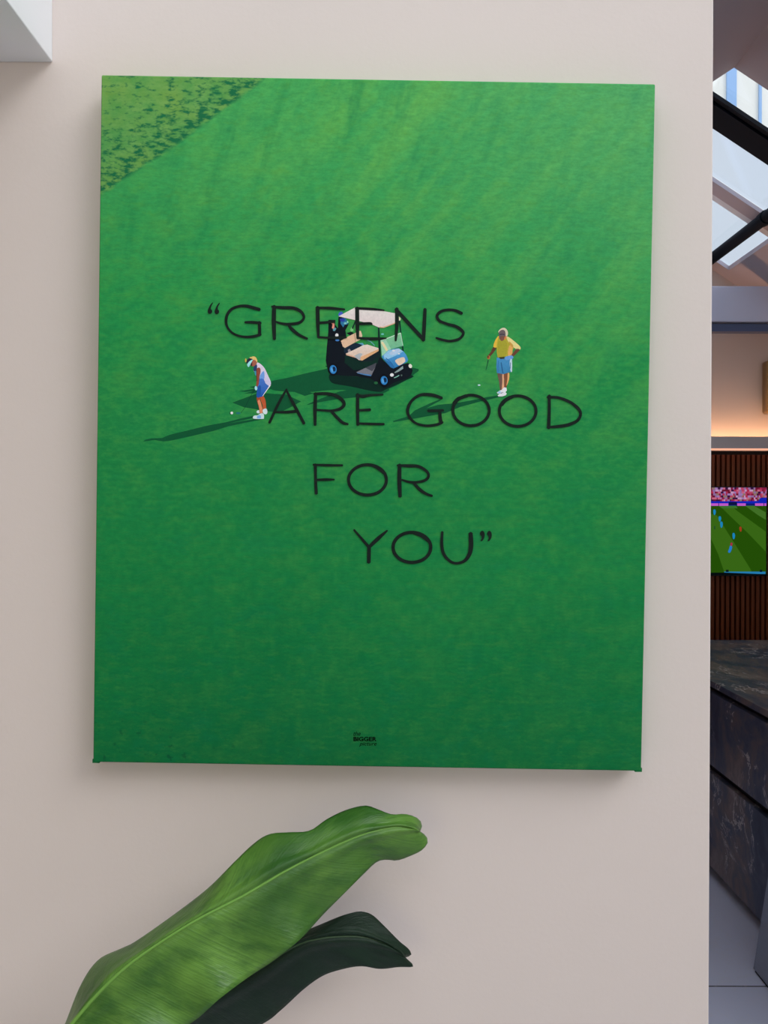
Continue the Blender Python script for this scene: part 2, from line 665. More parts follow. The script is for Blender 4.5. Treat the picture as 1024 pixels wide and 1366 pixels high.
# wall light
wl = empty('wall_light', (2.745, 5.3, 2.56))
tag(wl, 'bronze wall light with rounded corners above the slatted panel', 'wall light')
M_BRONZE = mat('aged_bronze', (176, 146, 100), 0.28, metal=0.85)
zt, zb = 2.735, 2.365
bm = bmesh.new()
add_box(bm, 2.685, 2.845, 5.27, 5.30, zb + 0.03, zt - 0.03, 0.012)
kid('back_plate', bm, M_BRONZE, wl)
bm = bmesh.new()
xl0, xl1 = 2.652, 2.88
r = 0.022
loop = []
for cx, cz, a0 in ((xl1 - r, zt - r, 0), (xl0 + r, zt - r, 90), (xl0 + r, zb + r, 180), (xl1 - r, zb + r, 270)):
    for q in range(0, 91, 15):
        loop.append(Vector((cx + r * math.cos(math.radians(a0 + q)), 5.22, cz + r * math.sin(math.radians(a0 + q)))))
cen = Vector(((xl0 + xl1) / 2, 5.22, (zt + zb) / 2))
outer, inner = [], []
ringsv = []
for dy, off in ((-0.03, 0.0), (-0.035, 0.006), (-0.03, 0.024), (0.03, 0.024), (0.045, 0.0)):
    ringsv.append([bm.verts.new(p + (cen - p).normalized() * off + Vector((0, dy, 0))) for p in loop])
n = len(loop)
for i in range(len(ringsv)):
    a, b = ringsv[i], ringsv[(i + 1) % len(ringsv)]
    for q in range(n):
        bm.faces.new((a[q], a[(q + 1) % n], b[(q + 1) % n], b[q]))
kid('rim', bm, M_BRONZE, wl, True)
bm = bmesh.new()
add_box(bm, xl0 + 0.018, xl1 - 0.018, 5.21, 5.27, zb + 0.018, zt - 0.018, 0.008)
kid('shade', bm, mat('smoked_shade', (40, 30, 22), 0.3), wl)

# ------------------------------------------------------------------ kitchen island
M_MARBLE = mat('dark_marble', (40, 38, 46), 0.36)
k = N(M_MARBLE)
c = k.coord()
warp = k.noise(c, 2.0, 4, 0.6)
mp = k.n('ShaderNodeMapping')
mp.inputs['Scale'].default_value = (3.0, 1.6, 0.9)
mp.inputs['Rotation'].default_value = (0.5, 0.2, 0.5)
k.set(mp.inputs[0], c)
va = k.n('ShaderNodeVectorMath', operation='ADD')
k.t.links.new(mp.outputs[0], va.inputs[0])
nn = k.n('ShaderNodeTexNoise')
k.set(nn.inputs['Vector'], c)
nn.inputs['Scale'].default_value = 1.7
nn.inputs['Detail'].default_value = 5
k.t.links.new(nn.outputs[1], va.inputs[1])
v1 = k.noise(va.outputs[0], 2.1, 9, 0.68)
base = k.ramp(v1, [(0.30, rgba((36, 44, 62))), (0.45, rgba((72, 78, 96))), (0.55, rgba((112, 98, 94))), (0.72, rgba((160, 144, 134)))])
v3 = k.noise(va.outputs[0], 3.7, 7, 0.62)
vein = k.rng(k.math('ABSOLUTE', k.math('SUBTRACT', v3, 0.53)), 0.0, 0.016, 0.9, 0.0)
msk = k.rng(k.noise(c, 3.0, 2), 0.50, 0.62)
k.set(k.b.inputs['Base Color'], k.mix(k.math('MULTIPLY', vein, msk), base, rgba((225, 214, 204))))

isl = empty('kitchen_island', (2.1, 3.5, 0))
tag(isl, 'dark veined marble kitchen island on the grey tiles in front of the slatted panel', 'kitchen island')
IX = 1.50
bm = bmesh.new()
add_box(bm, IX, 2.75, 2.30, 4.51, 0.885, 0.912, 0.002)
kid('worktop', bm, M_MARBLE, isl)
bm = bmesh.new()
add_box(bm, IX + 0.035, 2.72, 2.33, 4.48, 0.06, 0.885)
kid('carcass', bm, M_DARK, isl)
bm = bmesh.new()
add_box(bm, IX + 0.06, 2.68, 2.38, 4.45, 0.0, 0.06)
kid('plinth', bm, M_DARK, isl)
bm = bmesh.new()
add_box(bm, IX + 0.004, 2.74, 2.304, 2.329, 0.058, 0.880, 0.0015)
kid('end_panel', bm, M_MARBLE, isl)
for y0, y1 in ((2.33, 3.75), (3.754, 4.48)):
    for z0, z1 in ((0.524, 0.858), (0.058, 0.488)):
        bm = bmesh.new()
        add_box(bm, IX + 0.004, IX + 0.034, y0, y1, z0, z1, 0.0015)
        kid('drawer_front', bm, M_MARBLE, isl)

# grey tapered pedestal in the lower right corner
M_BRUSH = mat('brushed_grey_metal', (150, 155, 165), 0.38, metal=0.6)
k = N(M_BRUSH)
c = k.coord()
k.set(k.b.inputs['Roughness'], k.rng(k.noise(c, 40, 3, 0.5, (1, 1, 12)), 0.3, 0.7, 0.28, 0.46))
ped = empty('pedestal', (1.43, 2.5, 0))
tag(ped, 'grey tapered metal pedestal with a dark foot, beside the marble island', 'pedestal')
bm = bmesh.new()


def frustum(bm, z0, z1, a, b):
    lo_ = [bm.verts.new((p[0], p[1], z0)) for p in a]
    hi_ = [bm.verts.new((p[0], p[1], z1)) for p in b]
    bm.faces.new(lo_)
    bm.faces.new(hi_)
    for i in range(4):
        bm.faces.new((lo_[i], lo_[(i + 1) % 4], hi_[(i + 1) % 4], hi_[i]))


def rect(x0, x1, y0, y1):
    return [(x0, y0), (x1, y0), (x1, y1), (x0, y1)]


frustum(bm, 0.012, 0.62, rect(1.362, 1.490, 2.25, 2.748), rect(1.372, 1.480, 2.39, 2.608))
kid('body', bm, M_BRUSH, ped)
bm = bmesh.new()
frustum(bm, 0.0, 0.012, rect(1.366, 1.486, 2.254, 2.744), rect(1.366, 1.486, 2.254, 2.744))
kid('foot', bm, M_DARK, ped)

# ------------------------------------------------------------------ house seen through the rooflight
hs = empty('house', (6.5, 13, 0))
tag(hs, 'cream rendered house with tall blue windows seen through the rooflight', 'house')
M_REND = plaster('cream_render', (226, 222, 212))
M_PANE = mat('blue_window_glass', (140, 172, 210), 0.3)
HY = 12.0
bm = bmesh.new()
add_box(bm, 4.6, 9.0, HY, 16, 0, 11.0)
kid('walls', bm, M_REND, hs)
bm = bmesh.new()
add_prism(bm, [Vector((4.4, HY - 0.2, 11)), Vector((9.2, HY - 0.2, 11)), Vector((6.8, HY - 0.2, 12.6))], (0, 4.4, 0))
kid('roof', bm, mat('grey_slate', (95, 98, 108), 0.6), hs)
for a, b, zb_, zt_ in ((968, 981, 7.75, 10.2), (1011, 1014.5, 7.82, 10.0), (1040, 1056, 7.75, 10.2)):
    xa, xb = at(a, 150, HY).x, at(b, 150, HY).x
    bm = bmesh.new()
    add_box(bm, xa, xb, HY - 0.03, HY + 0.02, zb_, zt_)
    f = kid('window', bm, M_PANE, hs)

# ------------------------------------------------------------------ the canvas print
CW, CH, CD = 0.8010, 0.998, 0.030
G = 0.72                          # ink reflectance for a given printed tone
PX = [(135, 100.5), (872, 110), (855, 1028), (126, 1017)]     # corners TL TR BR BL in the frame
cp = empty('canvas_print', (0, 0, 0))
cz = at(497, 566.6, 1.09)
cp.location = (cz.x, cz.y, cz.z)
cp.rotation_euler = (Matrix.Rotation(math.radians(0.805), 3, 'Y') @ Matrix.Rotation(math.radians(0.36), 3, 'X')).to_euler()
tag(cp, 'big green canvas print of a golf green with hand lettered words on the pale wall', 'canvas print')


def inv_bilinear(px, py):
    u, v = 0.5, 0.5
    (x0, y0), (x1, y1), (x2, y2), (x3, y3) = PX
    for _ in range(8):
        X = (1 - u) * (1 - v) * x0 + u * (1 - v) * x1 + u * v * x2 + (1 - u) * v * x3
        Y = (1 - u) * (1 - v) * y0 + u * (1 - v) * y1 + u * v * y2 + (1 - u) * v * y3
        xu = (1 - v) * (x1 - x0) + v * (x2 - x3)
        xv = (1 - u) * (x3 - x0) + u * (x2 - x1)
        yu = (1 - v) * (y1 - y0) + v * (y2 - y3)
        yv = (1 - u) * (y3 - y0) + u * (y2 - y1)
        det = xu * yv - xv * yu
        dx, dy = px - X, py - Y
        u += (dx * yv - dy * xv) / det
        v += (dy * xu - dx * yu) / det
    return u, v


def on_print(px, py, z=0.0):
    u, v = inv_bilinear(px, py)
    return Vector(((u - 0.5) * CW, -z, (0.5 - v) * CH))


M_PRINT = mat('printed_canvas', (30, 130, 60), 0.7, spec=0.08)
k = N(M_PRINT)
c = k.coord()
sx = k.n('ShaderNodeSeparateXYZ')
k.set(sx.inputs[0], c)
X, Z = sx.outputs[0], sx.outputs[2]
vv = k.math('SUBTRACT', 0.5, k.math('DIVIDE', Z, CH))
uu = k.math('ADD', 0.5, k.math('DIVIDE', X, CW))
soft = k.noise(c, 3.0, 4, 0.6)
vw = k.math('ADD', vv, k.math('MULTIPLY', k.math('SUBTRACT', soft, 0.5), 0.22))
tone = k.ramp(vw, [(0.0, rgba((70, 160, 84), G)), (0.14, rgba((60, 155, 82), G)), (0.30, rgba((40, 144, 72), G)),
                   (0.5, rgba((34, 134, 68), G)), (0.72, rgba((24, 124, 62), G)), (0.88, rgba((16, 110, 56), G)), (1.0, rgba((14, 102, 53), G))])
# mown streaks, running up to the right, strongest at the top
st = k.noise(c, 9.0, 5, 0.6, (2.6, 1.0, 0.45), (0, math.radians(-38), 0))
st2 = k.noise(c, 14.0, 4, 0.6, (2.2, 1.0, 0.5), (0, math.radians(-14), 0))
topm = k.rng(vv, 0.05, 0.62, 1.0, 0.06)
s1 = k.math('MULTIPLY', k.rng(st, 0.42, 0.66), topm)
tone = k.mix(k.math('MULTIPLY', k.math('MULTIPLY', s1, k.rng(uu, 0.05, 0.55, 0.12, 1.0)), 0.72), tone, rgba((98, 172, 78), G))
s2 = k.math('MULTIPLY', k.rng(st2, 0.5, 0.3), topm)
tone = k.mix(k.math('MULTIPLY', s2, 0.6), tone, rgba((20, 126, 72), G))
mott = k.noise(c, 22, 5, 0.68, (0.7, 1, 1.2))
tone = k.mix(k.math('MULTIPLY', k.rng(mott, 0.50, 0.72, 0.0, 0.42), k.rng(vv, 0.2, 0.8, 1.0, 0.35)), tone, k.mix(0.5, tone, rgba((110, 165, 60), G)))
tone = k.mix(k.rng(mott, 0.48, 0.32, 0.0, 0.45), tone, k.mix(0.5, tone, rgba((10, 112, 78), G)))
# glare painted into the print colour: paler, cooler haze to the upper right
cool = k.math('MULTIPLY', k.rng(uu, 0.45, 1.0), k.rng(vv, 0.42, 0.0))
tone = k.mix(k.math('MULTIPLY', cool, 0.55), tone, rgba((88, 168, 108), G))
# fine grass grain, drawn out sideways
gr = k.noise(c, 110, 6, 0.75, (0.6, 1, 1.5))
tone = k.mix(k.rng(gr, 0.40, 0.62), k.mix(0.26, tone, rgba((0, 70, 46), G)), tone)
gy = k.noise(c, 60, 6, 0.78, (0.55, 1, 1.4))
tone = k.mix(k.math('MULTIPLY', k.rng(gy, 0.50, 0.74), k.rng(vv, 0.2, 0.7, 0.40, 0.22)), tone, rgba((84, 146, 54), G))
# rough grass in the upper left corner
pa, pb = on_print(133, 258), on_print(366, 101)
dx, dz = pb.x - pa.x, pb.z - pa.z
L_ = math.hypot(dx, dz)
nx_, nz_ = -dz / L_, dx / L_
dist = k.math('ADD', k.math('MULTIPLY', k.math('SUBTRACT', X, pa.x), nx_), k.math('MULTIPLY', k.math('SUBTRACT', Z, pa.z), nz_))
wob = k.math('MULTIPLY', k.math('SUBTRACT', k.noise(c, 40, 3), 0.5), 0.012)
bow = k.math('MULTIPLY', k.math('SINE', k.math('MULTIPLY', X, 14.0)), 0.004)
dist2 = k.math('ADD', k.math('ADD', dist, wob), bow)
rough_m = k.rng(dist2, -0.002, 0.004)
clump = k.noise(c, 105, 3, 0.62, (0.62, 1, 1.35))
near_e = k.rng(dist, 0.0, 0.07, 0.12, 0.0)
dk = k.rng(k.math('SUBTRACT', clump, near_e), 0.33, 0.46)
big = k.noise(c, 16, 4, 0.6)
ro = k.mix(k.rng(big, 0.35, 0.65), rgba((62, 136, 70), G), rgba((100, 146, 66), G))
ro = k.mix(k.rng(gy, 0.40, 0.66, 0.0, 0.5), ro, rgba((122, 166, 90), G))
ro = k.mix(dk, rgba((26, 100, 62), G), ro)
tone = k.mix(rough_m, tone, ro)
# darker flecks along the bottom left
fl = k.math('MULTIPLY', k.rng(k.noise(c, 85, 3, 0.6), 0.60, 0.68), k.math('MULTIPLY', k.rng(vv, 0.88, 0.99), k.rng(uu, 0.65, 0.1)))
tone = k.mix(k.math('MULTIPLY', fl, 0.7), tone, rgba((8, 70, 44), G))
k.set(k.b.inputs['Base Color'], tone)
wv = k.n('ShaderNodeTexWave', bands_direction='X')
wv.inputs['Scale'].default_value = 260
k.set(wv.inputs['Vector'], c)
wz = k.n('ShaderNodeTexWave', bands_direction='Z')
wz.inputs['Scale'].default_value = 260
k.set(wz.inputs['Vector'], c)
k.bump(k.math('ADD', wv.outputs[1], wz.outputs[1]), 0.18, 0.0006)

# stretched canvas: softly rounded front edges and folded corners
bm = bmesh.new()
add_box(bm, -CW / 2, CW / 2, 0, CD, -CH / 2, CH / 2)
es = [e for e in bm.edges if not all(abs(v.co.y - CD) < 1e-6 for v in e.verts)]
bmesh.ops.bevel(bm, geom=es, offset=0.0022, segments=3, affect='EDGES', profile=0.5)
for sx_ in (-1, 1):            # corner fold showing as a small lip
    xa = sx_ * CW / 2
    add_prism(bm, [Vector((xa - sx_ * 0.009, 0.0006, -CH / 2 - 0.0014)), Vector((xa + sx_ * 0.0012, 0.0012, -CH / 2 - 0.0014)), Vector((xa + sx_ * 0.0012, 0.0012, -CH / 2 + 0.004)), Vector((xa - sx_ * 0.007, 0.0006, -CH / 2 + 0.001))], (0, 0.024, 0))
cv = from_bm('canvas', bm, M_PRINT, cp)

M_INK = mat('printing_ink', (20, 20, 20), 0.7, spec=0.08)
k = N(M_INK)
ca = k.n('ShaderNodeVertexColor', layer_name='ink')
grn = k.noise(k.coord(), 420, 3, 0.7)
grn2 = k.noise(k.coord(), 150, 3, 0.7)
col_ = k.mix(k.rng(grn, 0.36, 0.64, 0.0, 0.12), ca.outputs[0], k.mix(0.25, (0, 0, 0, 1), ca.outputs[0]))
col_ = k.mix(k.rng(grn2, 0.40, 0.66, 0.0, 0.10), col_, k.mix(0.35, (0, 0, 0, 1), col_))
k.set(k.b.inputs['Base Color'], col_)


def crop(ox, oy, s):
    return lambda a, b, z: on_print(ox + a / s, oy + b / s, z)


STEP = 0.000006
# --- printed shadows on the grass
sh = (16, 84, 50)
ink = Ink(crop(300, 480, 3.938), 0.00006, STEP, G)
ink.poly([(560, 20), (535, 36), (430, 60), (330, 85), (240, 105), (235, 130), (255, 150), (340, 158), (440, 160), (540, 150), (640, 150), (760, 170), (850, 145), (930, 108), (985, 70), (985, 30)], sh, 4)
ink.poly([(40, 216), (110, 190), (180, 163), (260, 170), (320, 172), (400, 209), (345, 240), (300, 262), (250, 264), (100, 240)], sh)
ink.poly([(240, 108), (180, 124), (130, 134), (160, 142), (75, 156), (110, 160), (150, 155), (100, 168), (150, 168), (180, 160), (260, 140)], sh)
ink.poly([(640, 150), (560, 172), (430, 226), (500, 212), (600, 196), (700, 186), (800, 176), (860, 140)], sh, 3)
ink.poly([(355, 155), (400, 150), (470, 165), (420, 180)], sh)
ink.poly([(560, 60), (700, 80), (980, 70), (930, 105), (850, 142), (800, 158), (660, 130), (560, 110)], (10, 40, 32), 4)
ink.map = crop(180, 460, 5.12)
ink.poly([(60, 650), (75, 638), (120, 628), (190, 626), (240, 604), (400, 565), (500, 540), (620, 518), (720, 492), (805, 474), (820, 486), (720, 508), (640, 526), (730, 510), (850, 490), (885, 495), (760, 520), (640, 545), (540, 577), (400, 610), (260, 642), (200, 650), (140, 640)], sh)
ink.map = crop(530, 510, 3.938)
ink.poly([(570, 50), (470, 65), (380, 84), (300, 98), (215, 106), (150, 125), (228, 82), (222, 78), (180, 94), (90, 136), (58, 166), (20, 178), (-24, 192), (-22, 198), (50, 186), (130, 172), (250, 150), (330, 117), (440, 87), (540, 64)], sh)
o = ink.build('printed_shadow', M_INK, cp)
o['label'] = 'long dark green shadows printed across the grass'

# --- printed golf cart
ink = Ink(crop(430, 400, 7.877), 0.00018, STEP, G)
dkc = (16, 22, 30)
ink.poly([(190, 120), (235, 190), (275, 225), (262, 260), (240, 300), (250, 360), (225, 480), (240, 560), (400, 625), (520, 620), (600, 565), (640, 615), (720, 690), (840, 655), (900, 640), (945, 720), (930, 770), (880, 805), (745, 850), (700, 885), (640, 905), (600, 870), (500, 805), (350, 785), (160, 772), (60, 740), (35, 620), (45, 480), (60, 320), (62, 192), (135, 192), (132, 240), (160, 280), (165, 170)], dkc)
ink.poly([(240, 560), (400, 625), (520, 622), (595, 575), (575, 650), (440, 700), (330, 720), (230, 640)], (14, 44, 36))
ink.poly([(165, 135), (180, 110), (205, 108), (214, 140), (170, 150)], (72, 92, 190), 2)
ink.poly([(190, 178), (238, 172), (275, 222), (258, 240), (236, 236), (215, 270), (188, 230)], (44, 112, 150))
ink.poly([(180, 180), (215, 172), (240, 190), (215, 215), (186, 205)], (40, 60, 150))
ink.ell(238, 228, 15, 12, (120, 190, 190))
ink.ell(262, 214, 8, 12, (140, 200, 170))
ink.poly([(82, 212), (108, 204), (126, 240), (118, 285), (98, 275), (104, 240)], (222, 142, 122), 2)
ink.poly([(108, 290), (130, 270), (145, 285), (128, 310), (110, 306)], (90, 150, 160))
ink.ell(150, 352, 17, 19, (232, 228, 228))
ink.ell(155, 405, 22, 11, (72, 130, 200))
ink.poly([(300, 270), (315, 272), (325, 305), (300, 315), (288, 300)], (120, 190, 120))
ink.poly([(250, 330), (300, 315), (330, 330), (290, 355)], dkc)
ink.poly([(225, 470), (300, 420), (345, 470), (420, 450), (470, 470), (590, 500), (600, 570), (520, 625), (400, 630), (240, 560)], (20, 34, 40))
# seat back
ink.poly([(192, 412), (240, 380), (320, 340), (346, 326), (380, 305), (402, 308), (416, 352), (412, 382), (390, 402), (345, 424), (236, 486), (212, 470)], (226, 190, 158))
ink.poly([(192, 412), (240, 380), (330, 338), (346, 424), (236, 486), (212, 470)], (222, 182, 150))
ink.stroke([(332, 335), (340, 380), (346, 425)], 7, (176, 138, 108))
ink.poly([(355, 440), (420, 432), (438, 455), (360, 480)], (95, 160, 185))
ink.poly([(236, 488), (345, 430), (420, 455), (300, 520), (236, 545), (222, 520)], (24, 40, 56))
ink.poly([(265, 505), (285, 495), (300, 520), (270, 535)], (150, 140, 140))
# seat
ink.poly([(244, 545), (340, 500), (430, 455), (470, 450), (585, 486), (592, 512), (500, 566), (416, 617), (380, 612), (350, 588), (250, 562)], (230, 206, 194), 0, (222, 186, 160))
ink.poly([(398, 582), (500, 535), (590, 494), (592, 514), (500, 568), (416, 618), (396, 614)], (222, 168, 122))
ink.poly([(330, 570), (390, 540), (420, 545), (398, 580), (396, 614), (350, 590)], (170, 176, 180), 0)
ink.poly([(244, 545), (340, 575), (350, 590), (250, 562)], (214, 170, 140))
# steering column, posts
ink.stroke([(470, 405), (505, 420), (545, 460)], 9, (96, 160, 160))
ink.stroke([(466, 410), (462, 440)], 6, (40, 110, 90))
ink.stroke([(352, 190), (312, 282)], 13, (20, 44, 40))
ink.stroke([(588, 272), (594, 420), (602, 580)], [16, 20, 22], (16, 40, 40))
ink.stroke([(806, 200), (822, 340), (846, 532)], [13, 14, 16], (18, 50, 44))
ink.ell(628, 340, 16, 9, (110, 190, 180))
# screen
ink.poly([(608, 412), (818, 328), (842, 462), (690, 512), (622, 572)], (128, 190, 142), 0, (104, 176, 140))
ink.poly([(608, 412), (660, 392), (720, 500), (690, 512), (622, 572)], (150, 202, 168))
ink.stroke([(608, 412), (714, 370), (818, 328)], 9, (190, 222, 196))
ink.stroke([(818, 328), (830, 400), (842, 462)], 8, (170, 214, 182))
ink.stroke([(842, 464), (766, 486), (690, 514)], 6, (60, 130, 100))
ink.stroke([(622, 425), (646, 462), (674, 510)], [24, 26, 24], (226, 206, 160))
# bonnet
ink.poly([(620, 575), (652, 545), (690, 510), (745, 494), (800, 488), (850, 522), (876, 556), (898, 606), (888, 630), (840, 655), (745, 700), (715, 690), (670, 640), (640, 606)], (86, 158, 206), 0, (44, 120, 178))
ink.poly([(640, 560), (692, 512), (800, 490), (845, 522), (780, 560), (690, 600), (650, 600)], (142, 192, 224))
ink.poly([(700, 540), (760, 500), (800, 496), (820, 516), (740, 560)], (176, 198, 222), 3)
ink.poly([(762, 612), (846, 580), (866, 612), (862, 632), (806, 668), (780, 650)], (224, 196, 172), 3)
ink.stroke([(662, 590), (720, 640), (752, 696)], 7, (40, 96, 150))
ink.poly([(640, 606), (720, 640), (745, 700), (715, 690), (670, 640)], (42, 108, 165))
ink.ell(745, 512, 16, 9, (220, 220, 225))
ink.ell(800, 546, 12, 8, (210, 215, 225))
# front
ink.poly([(752, 742), (800, 706), (842, 672), (846, 702), (800, 732), (762, 748)], (140, 160, 158))
ink.stroke([(752, 798), (780, 786), (802, 772)], 9, (130, 190, 170))
ink.ell(828, 772, 8, 9, (90, 110, 100))
ink.ell(727, 768, 20, 18, (240, 238, 230))
ink.ell(920, 674, 18, 22, (240, 228, 205), rot=-0.4)
# step
ink.poly([(352, 742), (450, 694), (566, 640), (552, 690), (512, 776), (430, 762)], (118, 118, 124))
ink.poly([(450, 694), (566, 640), (552, 690), (520, 730)], (70, 72, 80))
ink.stroke([(366, 748), (440, 764), (508, 774)], [6, 12, 14], (74, 128, 180))
# wheels
for a, b in ((112, 712), (646, 826)):
    ink.ell(a, b, 52, 66, (12, 16, 22))
    ink.ell(a, b, 36, 46, (48, 128, 192), rot=-0.15)
    ink.ell(a + 10, b - 4, 17, 26, (18, 44, 74), rot=-0.15)
    ink.ell(a - 12, b + 4, 10, 26, (92, 164, 214), rot=-0.15)
ink.ell(560, 852, 20, 14, (40, 100, 60))
# roof
ink.poly([(166, 156), (250, 110), (338, 64), (480, 78), (640, 100), (758, 122), (818, 172), (812, 196), (800, 200), (750, 234), (640, 276), (592, 272), (500, 232), (345, 196), (240, 172)], (232, 214, 206), 0, (222, 202, 198))
ink.poly([(592, 272), (640, 276), (750, 234), (800, 200), (800, 190), (745, 224), (636, 264), (600, 262)], (216, 176, 140))
ink.ell(808, 178, 8, 18, (246, 222, 170), rot=-0.3)
o = ink.build('printed_golf_cart', M_INK, cp)
o['label'] = 'printed golf cart with cream roof, tan seats and blue bonnet'

# --- printed woman putting
ink = Ink(crop(300, 465, 13.66), 0.00018, STEP, G)
ink.stroke([(548, 700), (440, 900), (370, 1040), (300, 1140)], [8, 7, 7, 7], (12, 56, 44))
ink.ell(248, 1146, 42, 20, (36, 112, 110))
sk = (206, 116, 78)
ink.poly([(650, 850), (702, 832), (738, 900), (752, 1000), (752, 1085), (702, 1090), (690, 1000), (660, 920)], (186, 88, 52), 3)
ink.poly([(580, 1122), (606, 1092), (645, 1104), (650, 1140), (600, 1148)], (202, 228, 240), 3)
ink.poly([(695, 1082), (755, 1060), (778, 1110), (770, 1152), (738, 1166), (700, 1140)], (206, 230, 240), 3)
ink.poly([(588, 845), (655, 845), (645, 930), (672, 1000), (692, 1085), (684, 1160), (645, 1160), (620, 1030), (592, 930)], (166, 76, 48), 3)
ink.poly([(600, 930), (640, 905), (672, 1000), (692, 1085), (684, 1150), (650, 1150), (625, 1020)], (222, 138, 100), 3)
ink.poly([(514, 1216), (545, 1188), (600, 1184), (655, 1150), (708, 1158), (716, 1238), (690, 1250), (560, 1250), (520, 1240)], (200, 226, 246), 3)
ink.poly([(590, 1200), (650, 1180), (660, 1235), (600, 1240)], (120, 170, 220), 3)
ink.poly([(560, 252), (600, 222), (664, 260), (724, 326), (770, 420), (804, 492), (838, 572), (836, 632), (790, 684), (700, 692), (640, 600), (625, 420), (575, 420), (532, 384), (524, 340), (540, 290)], (220, 208, 222), 2, (196, 190, 226))
ink.poly([(538, 288), (580, 258), (590, 310), (572, 380), (540, 388), (522, 345)], (42, 62, 104), 3)
ink.poly([(540, 390), (575, 380), (580, 450), (560, 460)], (66, 150, 170), 3)
ink.poly([(640, 470), (700, 380), (724, 430), (712, 540), (640, 560)], (112, 156, 216), 3)
ink.poly([(640, 520), (712, 530), (740, 600), (790, 640), (800, 668), (730, 780), (692, 835), (660, 850), (585, 850), (583, 790), (600, 660)], (74, 118, 196), 2, (30, 88, 168))
ink.poly([(600, 680), (650, 640), (660, 760), (640, 850), (588, 850)], (34, 84, 160), 3)
ink.stroke([(826, 640), (770, 720), (694, 830)], [20, 14, 10], (222, 222, 240))
ink.poly([(580, 345), (612, 316), (645, 330), (652, 390), (634, 480), (624, 590), (604, 655), (574, 645), (580, 560), (574, 430)], (142, 72, 56), 3)
ink.stroke([(578, 360), (580, 450), (588, 560)], 10, (92, 44, 44))
ink.ell(570, 690, 25, 40, (160, 226, 242), rot=-0.1)
ink.poly([(370, 175), (384, 148), (402, 188), (386, 220), (374, 212)], (204, 176, 80), 3)
ink.poly([(450, 138), (490, 120), (530, 112), (568, 132), (592, 184), (586, 226), (556, 210), (510, 180)], (234, 188, 112), 3)
ink.poly([(508, 176), (560, 185), (585, 230), (570, 262), (528, 294), (484, 284), (468, 255), (488, 210)], (164, 96, 76), 3)
ink.poly([(470, 240), (500, 215), (500, 280), (480, 284)], (74, 44, 48), 3)
ink.poly([(398, 200), (430, 152), (470, 150), (512, 172), (470, 222), (402, 240)], (40, 40, 58), 3)
ink.poly([(514, 174), (488, 220), (452, 290), (428, 306), (408, 262), (440, 212), (480, 182)], (156, 222, 242), 3)
o = ink.build('printed_person', M_INK, cp)
o['label'] = 'printed person in white visor and blue shorts bending to putt'

# --- printed man waiting
ink = Ink(crop(640, 425, 12.42), 0.00018, STEP, G)
ink.stroke([(128, 650), (112, 730), (90, 815)], [16, 12, 8], (18, 64, 50))
ink.poly([(285, 866), (362, 866), (368, 950), (364, 1050), (352, 1142), (324, 1142), (310, 1020), (290, 930)], (108, 82, 74), 2)
ink.poly([(360, 880), (396, 890), (388, 1000), (390, 1130), (352, 1145), (362, 1000)], (216, 162, 124), 2)
ink.poly([(386, 876), (470, 868), (474, 960), (444, 1050), (424, 1112), (390, 1112), (396, 1000)], (126, 78, 54), 2)
ink.poly([(448, 868), (476, 868), (474, 965), (440, 1060), (430, 1060), (446, 960)], (218, 164, 104), 2)
ink.poly([(272, 1186), (320, 1152), (352, 1140), (392, 1098), (432, 1108), (436, 1156), (412, 1180), (434, 1202), (420, 1230), (362, 1250), (300, 1252), (284, 1236), (318, 1204), (284, 1204)], (228, 228, 242))
ink.poly([(318, 1202), (352, 1186), (384, 1182), (350, 1200)], (62, 74, 116))
ink.poly([(275, 1186), (318, 1158), (340, 1176), (318, 1202)], (150, 200, 226))
ink.poly([(210, 432), (266, 440), (232, 505), (164, 585), (128, 572), (170, 512)], (92, 62, 46), 2)
ink.ell(134, 604, 27, 32, (168, 108, 58))
ink.ell(124, 598, 14, 24, (96, 62, 40))
ink.poly([(268, 282), (304, 252), (310, 400), (264, 442), (212, 430), (234, 342)], (222, 182, 64), 2)
ink.poly([(300, 266), (332, 312), (362, 326), (428, 256), (472, 282), (540, 350), (560, 420), (532, 482), (520, 575), (400, 592), (380, 612), (286, 612), (270, 520), (266, 400), (288, 300)], (176, 164, 56))
ink.poly([(300, 340), (420, 340), (440, 480), (400, 590), (300, 600), (284, 470)], (162, 156, 50), 4)
ink.poly([(462, 450), (490, 400), (528, 400), (520, 566), (456, 574)], (226, 164, 92), 3)
ink.poly([(426, 258), (474, 272), (566, 344), (640, 408), (664, 446), (650, 476), (590, 470), (528, 420), (470, 360), (440, 310)], (238, 204, 134), 2)
ink.poly([(470, 340), (530, 390), (540, 430), (500, 420)], (196, 150, 70), 3)
ink.poly([(592, 462), (654, 476), (612, 522), (552, 580), (506, 572), (540, 528)], (104, 68, 52), 2)
ink.poly([(268, 606), (320, 618), (400, 610), (420, 590), (510, 568), (550, 602), (522, 642), (524, 832), (482, 850), (380, 882), (270, 862), (262, 760)], (74, 142, 190), 0, (58, 126, 166))
ink.poly([(404, 598), (508, 572), (540, 596), (516, 630), (420, 650)], (104, 152, 208), 2)
ink.stroke([(342, 690), (356, 780), (372, 866)], [14, 22, 24], (46, 98, 142))
ink.stroke([(300, 660), (290, 760), (292, 850)], 12, (52, 112, 168))
ink.poly([(486, 650), (520, 636), (522, 832), (500, 836), (484, 740)], (186, 206, 214), 2)
ink.stroke([(494, 690), (492, 790)], 9, (54, 96, 130))
ink.poly([(298, 604), (392, 594), (398, 626), (334, 634)], (58, 56, 40))
ink.poly([(298, 170), (322, 140), (356, 120), (392, 116), (430, 140), (452, 190), (446, 242), (416, 266), (398, 250), (302, 200)], (206, 196, 168), 2)
